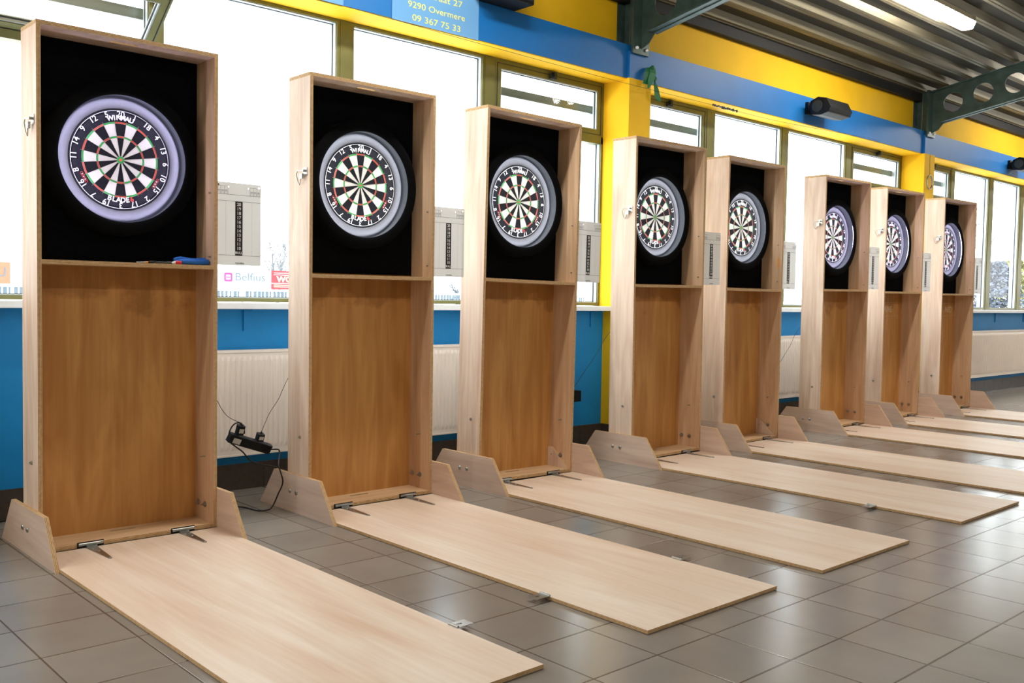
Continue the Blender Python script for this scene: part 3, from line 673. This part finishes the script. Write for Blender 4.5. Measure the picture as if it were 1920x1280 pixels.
m = MB(); m.ball((Wd-T, 0.032, 1.455), 0.0008, 0.010, 0.045, 'orange', 8); m.ball((Wd-T-.001, 0.032, 1.44), 0.0015, 0.003, 0.004, 'steel', 6)
boxed(m.build('filler_patch', cabs[4]), 4)

# ------------------------------------------------------------------ things on the first shelf
ZS = HS+0.0128
t = tag(empty('folded_cloth', (0.69, 0.07, ZS)), 'crumpled blue cloth lying on the shelf of the first cabinet', 'cloth')
c = MB()
for k, (y, z, pts, r) in enumerate(((0, 0, [(-.082, -.02, .012), (-.04, -.025, .017), (.02, -.022, .013), (.078, -.018, .016)], [.008, .016, .012, .014]),
                                    (0, 0, [(-.078, .0, .022), (-.05, .0, .032), (0, .004, .018), (.05, 0, .024), (.074, -.004, .028)], [.008, .012, .012, .013, .009]),
                                    (0, 0, [(-.07, .02, .013), (-.02, .024, .014), (.03, .02, .014), (.078, .012, .012)], [.01, .014, .013, .011]))):
    c.tube(pts, r, 'bluecloth', 12)
o = c.build('cloth', t); sb_ = o.modifiers.new('s', 'SUBSURF'); sb_.levels = sb_.render_levels = 1
t = tag(empty('glue_bottle', (0.607, 0.035, ZS)), 'small red and white capped bottle lying against the blue cloth', 'bottle')
MB().tube([(-0.004, 0, .0085), (0.024, 0, .0085)], 0.0085, 'redpl', 14).build('cap', t); MB().tube([(-0.019, 0, .007), (-0.004, 0, .0085)], [.004, .0075], 'white', 12).build('nozzle', t)
t = tag(empty('cutting_pliers', (0.555, 0.06, ZS)), 'dark grey pliers with open handles on the shelf of the first cabinet', 'pliers')
MB().tube([(-.035, .0, .006), (-.01, .004, .008), (.02, .016, .007), (.035, .012, .01)], .005, 'darkgrey', 8).build('handle', t)
MB().tube([(-.035, .0, .006), (-.01, -.008, .006), (.02, -.016, .006), (.035, -.012, .008)], .005, 'darkgrey', 8).build('handle', t)
MB().box(-.056, -.034, -.006, .006, .001, .014, 'darkgrey').build('jaw', t)
t = tag(empty('screwdriver', (0.475, 0.05, ZS)), 'thin screwdriver with an orange band, lying left of the pliers', 'screwdriver')
MB().tube([(-.045, 0, .004), (-.005, 0, .005)], [.002, .0035], 'steel', 8).build('shaft', t); MB().tube([(-.005, 0, .005), (.008, 0, .006)], .0045, 'orange', 10).build('band', t)
MB().tube([(.008, 0, .006), (.032, 0, .006)], .0058, 'blackpl', 10).build('handle', t)

# ------------------------------------------------------------------ radiators
def radiator(x0, x1, label):
    t = tag(empty('radiator', (x0, 0.74, 0.0)), label, 'radiator', 'cream panel radiators under the sill'); L = x1-x0; z0, z1 = 0.212, 0.805
    p = MB(); n = int(L/0.033); dx = L/n; vs = []; fs = []
    prof = []
    for i in range(n): prof += [(i*dx+dx*.12, 0.0), (i*dx+dx*.32, -0.007), (i*dx+dx*.68, -0.007), (i*dx+dx*.88, 0.0)]
    prof = [(0, 0.0)]+prof+[(L, 0.0)]
    rows = [(z0, 0), (z0+.03, 0), (z0+.055, 1), (z1-.055, 1), (z1-.03, 0), (z1, 0)]
    k = len(prof)
    for z, s in rows: vs += [(x, -0.012+y*s, z) for x, y in prof]
    for r in range(len(rows)-1):
        for i in range(k-1): fs.append((r*k+i, r*k+i+1, (r+1)*k+i+1, (r+1)*k+i))
    p.add(vs, fs, 'rad', False); p.box(0, L, -.0118, 0.02, z0, z1, 'rad'); p.build('front_panel', t)
    MB().box(-.004, L+.004, -.016, .052, z1-.012, z1+.004, 'rad').box(-.004, L+.004, -.014, .05, z0-.004, z0+.008, 'rad').build('casing', t, bevel=.002)
    MB().box(0, L, 0.035, 0.05, z0+.02, z1-.02, 'rad').build('rear_panel', t)
    for bx in (0.3, L-0.3): MB().box(bx-.015, bx+.015, 0.05, 0.079, z0+.1, z1-.1, 'steel').build('wall_bracket', t)
    return t
radiator(0.95, 3.35, 'cream panel radiator under the sill behind the power strip')
radiator(5.6, 8.9, 'cream panel radiator seen between the fifth and sixth cabinets')
radiator(10.6, 14.3, 'long cream radiator under the sill at the far end, right of the last cabinet')
for bx, k in ((-0.5, 0), (1.348, 1), (2.9, 0), (4.263, 2), (5.9, 0), (7.62, 3), (12.2, 4), (13.2, 5)):
    lab = ['blue steel shelf bracket under the sill hidden behind a cabinet', 'blue bracket under the sill left of the second cabinet', 'blue bracket under the sill right of the third cabinet', 'blue bracket under the sill left of the sixth cabinet', 'blue bracket under the sill above the far radiator, the nearer one', 'blue bracket under the sill above the far radiator, the further one'][k]
    if k: tag(MB().box(bx-.012, bx+.012, 0.808, 0.8195, 0.915, 1.0405, 'blue').box(bx-.012, bx+.012, 0.70, 0.8195, 1.034, 1.0405, 'blue').build('sill_bracket'), lab, 'bracket', 'blue brackets under the sill')

# ------------------------------------------------------------------ cables and power strip
def cable(name, pts, r, label, group=None, sub=8):
    P = [Vector(p) for p in pts]; out = []
    for i in range(len(P)-1):
        p0, p1, p2, p3 = P[max(i-1, 0)], P[i], P[i+1], P[min(i+2, len(P)-1)]
        for j in range(sub):
            u = j/sub; out.append(0.5*((2*p1)+(-p0+p2)*u+(2*p0-5*p1+4*p2-p3)*u*u+(-p0+3*p1-3*p2+p3)*u**3))
    out.append(P[-1])
    return tag(MB().tube(out, r, 'cable', 8).build(name), label, 'cable', group)
PSM = Matrix.Translation((1.132, 0.33, 0.350)) @ Matrix.Rotation(math.radians(20), 4, 'Y') @ Matrix.Rotation(0.30, 4, 'X')
t = tag(empty('power_strip'), 'black multi-socket power strip hanging tilted in front of the cream radiator', 'power strip'); t.matrix_world = PSM
MB().prism(rrect(-0.125, 0.125, -0.024, 0.024, 0.010), [], 2, -0.028, 0.018, 'blackpl', 'blackpl').build('body', t, bevel=.008)
MB().box(-0.105, -0.062, -0.0255, -0.0243, -0.022, 0.006, 'label').build('rating_label', t)
for k in range(4): MB().tube([(-0.088+k*0.056, 0, 0.0185), (-0.088+k*0.056, 0, 0.0205)], 0.017, 'gasket', 18).build('socket', t)
MB().tube([(0.124, 0, -0.004), (0.136, 0, -0.004)], [.008, .004], 'blackpl', 8).build('cord_collar', t)
tops = []
for ax, hgt, lab in ((-0.078, 0.052, 'black plug adapter in the left end socket of the power strip'), (0.044, 0.040, 'black plug adapter on the right half of the power strip')):
    a = tag(empty('plug_adapter'), lab, 'adapter', 'adapters on the power strip'); AM = PSM @ Matrix.Translation((ax, 0, 0.0225)) @ Matrix.Rotation(-0.22, 4, 'Y'); a.matrix_world = AM
    MB().prism(rrect(-0.018, 0.018, -0.020, 0.020, 0.005), [], 2, 0.003, hgt, 'blackpl', 'blackpl').build('body', a, bevel=.004); MB().box(-0.012, 0.012, -0.0215, -0.0202, hgt*.3, hgt*.75, 'label').build('rating_label', a)
    MB().tube([(0, 0, hgt), (0, 0, hgt+.012)], [.005, .003], 'blackpl', 8).build('cord_collar', a)
    tops.append(AM @ Vector((0, 0, hgt+.012)))
cable('thin_cord', [tops[0], (1.002, 0.32, 0.497), (0.943, 0.31, 0.577), (0.86, 0.26, 0.72), (0.80, 0.23, 0.90)], .0015, 'thin black cord running from the left adapter up behind the first cabinet', 'thin supply cords')
cable('thin_cord', [tops[1], (1.243, 0.33, 0.494), (1.296, 0.33, 0.568), (1.346, 0.33, 0.666), (1.42, 0.26, 0.86)], .0015, 'thin black cord running from the right adapter up behind the second cabinet', 'thin supply cords')
cable('mains_cable', [(1.088, 0.305, 0.402), (1.082, 0.30, 0.430), (1.056, 0.297, 0.462), (1.024, 0.297, 0.455), (1.000, 0.295, 0.42), (1.000, 0.295, 0.373), (1.033, 0.298, 0.342), (1.086, 0.32, 0.305), (1.147, 0.35, 0.248), (1.24, 0.41, 0.210), (1.373, 0.47, 0.165), (1.55, 0.52, 0.05), (1.75, 0.56, 0.006)], .0038, 'thick black cable looping over the left end of the power strip and away right')
cable('mains_cable', [PSM @ Vector((0.136, 0, -0.004)), (1.290, 0.315, 0.298), (1.288, 0.30, 0.275), (1.240, 0.222, 0.237), (1.235, 0.191, 0.201), (1.235, 0.168, 0.162), (1.235, 0.179, 0.127), (1.235, 0.215, 0.083), (1.232, 0.245, 0.035), (1.205, 0.235, 0.008), (1.166, 0.215, 0.006), (1.127, 0.235, 0.006), (1.115, 0.315, 0.006), (1.087, 0.378, 0.006), (0.98, 0.44, 0.006), (0.86, 0.50, 0.006)], .0038, 'thick black cable dropping from the strip to the floor beside the second cabinet')
cable('thin_cord', [(3.70, 0.45, 0.50), (3.90, 0.45, 0.70), (4.076, 0.45, 0.892), (4.25, 0.26, 1.15)], .0016, 'thin black cord slanting across the blue and yellow wall behind the fourth cabinet', 'thin supply cords')
cable('thin_cord', [(6.32, 0.45, 0.52), (6.384, 0.45, 0.595), (6.54, 0.45, 0.74), (6.69, 0.45, 0.897), (6.9, 0.28, 1.15)], .0016, 'thin cord slanting over the radiator between the fifth and sixth cabinets', 'thin supply cords')
cable('mains_cable', [(-0.3, 0.74, 0.006), (0.057, 0.775, 0.006), (0.16, 0.80, 0.012), (0.40, 0.76, 0.006), (0.6, 0.60, 0.006)], .005, 'short black cable on the floor behind the foot at the left photo edge')
t = tag(empty('wall_adapter', (3.86, 0.60, 0.42)), 'black plug adapter hanging beside the third cabinet against the blue wall', 'adapter')
MB().prism(rrect(-0.05, 0.05, -0.03, 0.03, 0.008), [], 2, -0.045, 0.035, 'blackpl', 'blackpl').build('body', t, bevel=.004); MB().tube([(-.02, 0, .035), (-.02, 0, .052)], [.006, .003], 'blackpl', 8).build('cord_collar', t)
cable('mains_cable', [(3.84, 0.60, 0.375), (3.82, 0.58, 0.2), (3.70, 0.50, 0.03), (3.55, 0.42, 0.006), (3.3, 0.4, 0.006)], .004, 'black cable hanging from the adapter behind the third cabinet')

# ------------------------------------------------------------------ things on the blue beam
def speaker(x, z, label):
    t = tag(empty('wall_speaker', (x, YB, z)), label, 'speaker', 'black speakers on the blue beam')
    MB().box(-0.16, -0.02, -0.03, 0, -0.06, 0.05, 'blackpl').box(-0.13, -0.08, -0.06, -0.03, -0.03, 0.03, 'blackpl').build('mount', t)
    b = MB(); n = 20; prof = [(-0.13, -.03), (-0.085, 0.055), (0.0, 0.075), (0.075, 0.045), (0.10, -0.03), (0.06, -0.085), (-0.03, -0.095), (-0.11, -0.075)]
    pts = [(-0.155+u, v) for u, v in prof]; b.prism(pts, [], 0, -0.20, 0.20, 'blackpl', 'blackpl').build('enclosure', t, bevel=.012)
    g = MB(); g.tube([(-0.205, -0.15, -0.01), (-0.198, -0.15, -0.01)], 0.055, 'darkgrey', 20).build('end_knob', t)
    return t
speaker(7.12, 2.975, 'black wall speaker on the blue beam between the two yellow pillars')
speaker(12.05, 2.965, 'black wall speaker on the blue beam at the right photo edge')
t = tag(empty('projector_box', (3.0, 0.66, 3.083)), 'black box standing on the blue beam, cut off by the photo top', 'speaker'); t.location = (3.0, 0.60, 3.084)
MB().box(-0.12, 0.235, -0.16, 0.14, 0.0, 0.26, 'blackpl').build('body', t, bevel=.008); MB().box(-0.10, 0.215, -0.165, -0.158, 0.02, 0.24, 'gasket').build('grille', t)
MB().box(-0.135, -0.121, -0.06, 0.12, 0.0, 0.10, 'blackpl').build('mount', t)
t = tag(empty('address_sign', (2.553, YB-.006, 2.824)), 'light blue sign on the blue beam with a yellow address and phone number', 'sign')
MB().box(-0.346, 0.346, 0.0, 0.005, 0.0, 0.56, 'signblue').build('sign_board', t)
g = MB(); 
g.text('straat 27', 0.056, 'signyel', facing(0.065, -.001, 0.196), 0.0004, w=0.28)
g.text('9290 Overmere', 0.056, 'signyel', facing(0.0, -.001, 0.114), 0.0004, w=0.455)
g.text('09 367 75 33', 0.056, 'signyel', facing(0.0, -.001, 0.037), 0.0004, w=0.385)
g.build('lettering', t)
t = tag(empty('blue_sign_blank', (1.56, YB-.006, 2.824)), 'light blue sign corner cut off at the photo top, left of the address sign', 'sign')
t.name = 'wall_sign'; MB().box(-0.30, 0.30, 0.0, 0.005, 0.0, 0.5, 'signblue').build('sign_board', t)
# taut line stretched under the beam, with knotted tape
cable('taut_line', [(-0.4, 0.56, 2.80), (1.74, 0.56, 2.803), (2.86, 0.56, 2.784), (4.11, 0.56, 2.765), (5.44, 0.56, 2.763), (6.41, 0.56, 2.765), (7.87, 0.57, 2.816), (8.4, 0.615, 2.84)], .0014, 'thin line stretched below the blue beam across the first yellow pillar')
m = MB(); rnd = random.Random(3)
for k in range(14):
    u = k/13; x = 5.42+0.34*u; a = 0.006+0.006*abs(math.cos(u*7)); z = 2.764
    m.box(x-.006, x+.006, 0.555, 0.566, z-a*rnd.random()-.003, z+a*rnd.random()+.003, 'gasket')
tag(m.build('tape_remnant'), 'knotted dark tape scraps on the line below the blue beam', 'tape')
t = tag(empty('green_ribbon', (4.61, 0.575, 2.86)), 'dark green ribbon knotted on the first yellow pillar top with a dangling tail', 'ribbon')
def strip(pts, wd, thick=0.0015):
    b = MB(); vs = []
    for (x, y, z), w_ in zip(pts, wd): vs += [(x-w_, y, z), (x+w_, y-.006, z), (x+w_, y-.006+thick, z), (x-w_, y+thick, z)]
    fs = [(i*4+j, i*4+(j+1) % 4, i*4+4+(j+1) % 4, i*4+4+j) for i in range(len(pts)-1) for j in range(4)]
    b.add(vs, fs, 'greenrib'); return b
strip([(-.02, 0, .07), (-.045, -.012, .03), (-.05, -.008, -.03), (-.055, 0, -.06)], [.02, .03, .028, .03]).build('loop', t)
strip([(.02, -.005, .08), (.01, -.02, .03), (-.015, -.016, -.04), (-.03, -.01, -.09)], [.03, .035, .03, .006]).build('loop', t)
strip([(.03, -.006, .03), (.055, -.01, .0), (.045, -.01, -.03), (.07, -.008, -.08), (.09, -.006, -.14), (.12, -.004, -.17)], [.01, .014, .006, .024, .032, .012]).build('tail', t)
MB().ball((0.02, -.01, .075), .022, .014, .018, 'greenrib', 8).build('knot', t)
t = tag(empty('cable_coil', (9.545, 0.585, 2.512)), 'small grey coil of cable hanging on the second yellow pillar', 'coil')
m = MB()
for k in range(3): m.tube([(0.062*math.sin(2*PI*j/24)*(1+k*.04), -0.004-k*.004, 0.078*math.cos(2*PI*j/24)) for j in range(25)], .005, 'steel', 6)
m.build('loops', t); MB().tube([(0.0, -.006, .075), (-.005, -.006, .2), (-.002, -.004, .31)], .002, 'cable', 6).build('drop_cable', t)

# ------------------------------------------------------------------ outside
MB().box(-30, 90, 1.02, 70, -0.25, -0.10, 'snow').build('ground')['kind'] = 'structure'
def banner(x0, x1, z0, z1, m, label, fn=None):
    t = tag(empty('advertising_board', (x0, 14.0, z0)), label, 'banner', 'advertising boards on the pitch fence')
    MB().box(0, x1-x0, 0, 0.03, 0, z1-z0, m).build('board', t)
    if fn: g = MB(); fn(g); g.build('print', t)
    return t
def belf(g):
    Mx = facing(0, -.005, 0)
    o = rrect(0.85, 1.03, 0.14, 0.32, .03); i_ = rrect(0.89, 0.99, 0.18, 0.28, .01); k = len(o)
    g.add([(u, -.006, v) for u, v in o]+[(u, -.006, v) for u, v in i_], [(a, (a+1) % k, (a+1) % k+k, a+k) for a in range(k)], 'pinkp'); g.box(0.90, 0.98, -.007, -.004, .22, .24, 'pinkp')
    g.text('Belfius', 0.23, 'greyp', facing(1.08, -.006, 0.235), .001, 'LEFT', w=0.66)
banner(6.70, 8.60, 1.21, 1.60, 'bannerw', 'white advertising board outside with a pink square logo and pale lettering', belf)
def wok(g):
    g.text('WOK !', 0.17, 'yelp', facing(0.42, -.006, 0.21), .001, w=0.60, off=.005); g.box(0, .98, -.006, -.003, .12, .135, 'bannerw')
    for z in (.085, .05, .30, .34): g.box(.05, .85, -.006, -.003, z, z+.012, 'yelp' if z < .1 else 'bannerw')
banner(8.61, 9.75, 1.21, 1.605, 'pinkred', 'red advertising board outside with cream letters, left of the second cabinet', wok)
def vu(g):
    g.text('VU', 0.24, 'greyp', facing(0.75, -.006, 0.2), .001, w=0.30); g.text('KOZIJNEN' if False else '', 0.06, 'pinkp', facing(0.6, -.006, .04), .001)
banner(2.62, 3.585, 1.21, 1.59, 'bannero', 'pale orange advertising board outside at the left photo edge', vu)
banner(3.60, 6.68, 1.21, 1.59, 'bannerw', 'plain white advertising board outside between the orange and pink-logo boards')
rl = MB(); rl.tube([(-10, 14.1, 1.02), (40, 14.1, 1.02)], .02, 'bannerw', 6).tube([(-10, 14.1, 1.18), (40, 14.1, 1.18)], .025, 'bannerw', 6)
for k in range(26): rl.tube([(-10+k*2, 14.1, -0.1), (-10+k*2, 14.1, 1.2)], .03, 'bannerw', 6)
rq = random.Random(5)
for k in range(330): rl.box(-2+k*.09, -2+k*.09+.03+.04*rq.random(), 14.09, 14.11, 1.03, 1.17, 'greyp')
tag(rl.build('pitch_railing'), 'white railing outside below the advertising boards', 'railing')
for k in range(9):
    pass
def bare_tree(x, y, h, seed, m, label, spread=0.5, depth=5):
    rnd = random.Random(seed); b = MB()
    def grow(p, d, L, r, lv):
        q = p+d*L; mid = p+d*L*.5+Vector((rnd.uniform(-1, 1), rnd.uniform(-1, 1), 0))*L*.04
        b.tube([p, mid, q], [r, r*.85, r*.65], m, 5 if lv < 3 else 4, cap=False)
        if lv == 0: return
        for k in range(3 if lv > 1 else 4):
            dd = (d+Vector((rnd.uniform(-1, 1), rnd.uniform(-1, 1), rnd.uniform(-.2, .7)))*spread).normalized()
            grow(p+d*L*rnd.uniform(.55, 1.0), dd, L*rnd.uniform(.55, .8), r*.6, lv-1)
    grow(Vector((0, 0, 0)), Vector((0, 0, 1)), h*.33, h*.018, depth)
    o = b.build('bare_tree'); o.location = (x, y, -0.1); return tag(o, label, 'tree', 'bare trees beyond the windows')
bare_tree(11.2, 18.5, 3.3, 4, M['bark'], 'pale bare tree outside between the first and second cabinets')
bare_tree(8.6, 18, 1.9, 8, M['bark'], 'low pale bare tree outside behind the board with the pink logo')
bare_tree(3.4, 18, 2.0, 11, M['bark'], 'low pale bare tree outside at the left photo edge')
bare_tree(17.0, 18, 2.6, 5, M['barkd'], 'grey bare bush outside between the second and third cabinets', .8)
bare_tree(12.8, 20, 2.6, 6, M['bark'], 'pale bare tree outside behind the second cabinet')
bare_tree(46.0, 15.5, 8.0, 9, M['bark'], 'tall pale bare tree outside the furthest windows', .55)
def leafy(x, y, h, w_, m, label, seed):
    rnd = random.Random(seed); t = tag(empty('leafy_tree', (x, y, -0.1)), label, 'tree')
    c = MB()
    for k in range(3600):
        u = rnd.random(); rr = w_*(1-u**1.5*.75)*math.sqrt(rnd.random()); a = rnd.random()*2*PI; z = h*(.1+.88*u); s = .05+.06*rnd.random()
        q = Vector((rr*math.cos(a), rr*math.sin(a), z)); e1 = Vector((rnd.uniform(-1, 1), rnd.uniform(-1, 1), rnd.uniform(-1, 1))).normalized()*s; e2 = e1.orthogonal().normalized()*s*.6
        c.add([q-e1, q+e2, q+e1, q-e2], [(0, 1, 2, 3)], m)
    c.build('crown', t); MB().tube([(0, 0, 0), (0, 0, h*.9)], [h*.03, .01], 'barkd', 7).build('trunk', t)
    return t
leafy(35.6, 9.8, 2.9, 1.5, 'haze_leaf', 'hazy grey conifer outside the furthest windows', 1)
leafy(33.2, 12.0, 2.6, 1.0, 'haze_leaf', 'low hazy grey shrub outside beside the last cabinet', 2)
leafy(39.4, 10.5, 3.1, 1.5, 'yellow_leaf', 'pale yellow-green tree outside the furthest windows', 3)
for o in bpy.data.objects:
    if '_box' in o: del o['_box']
bpy.context.view_layer.update()
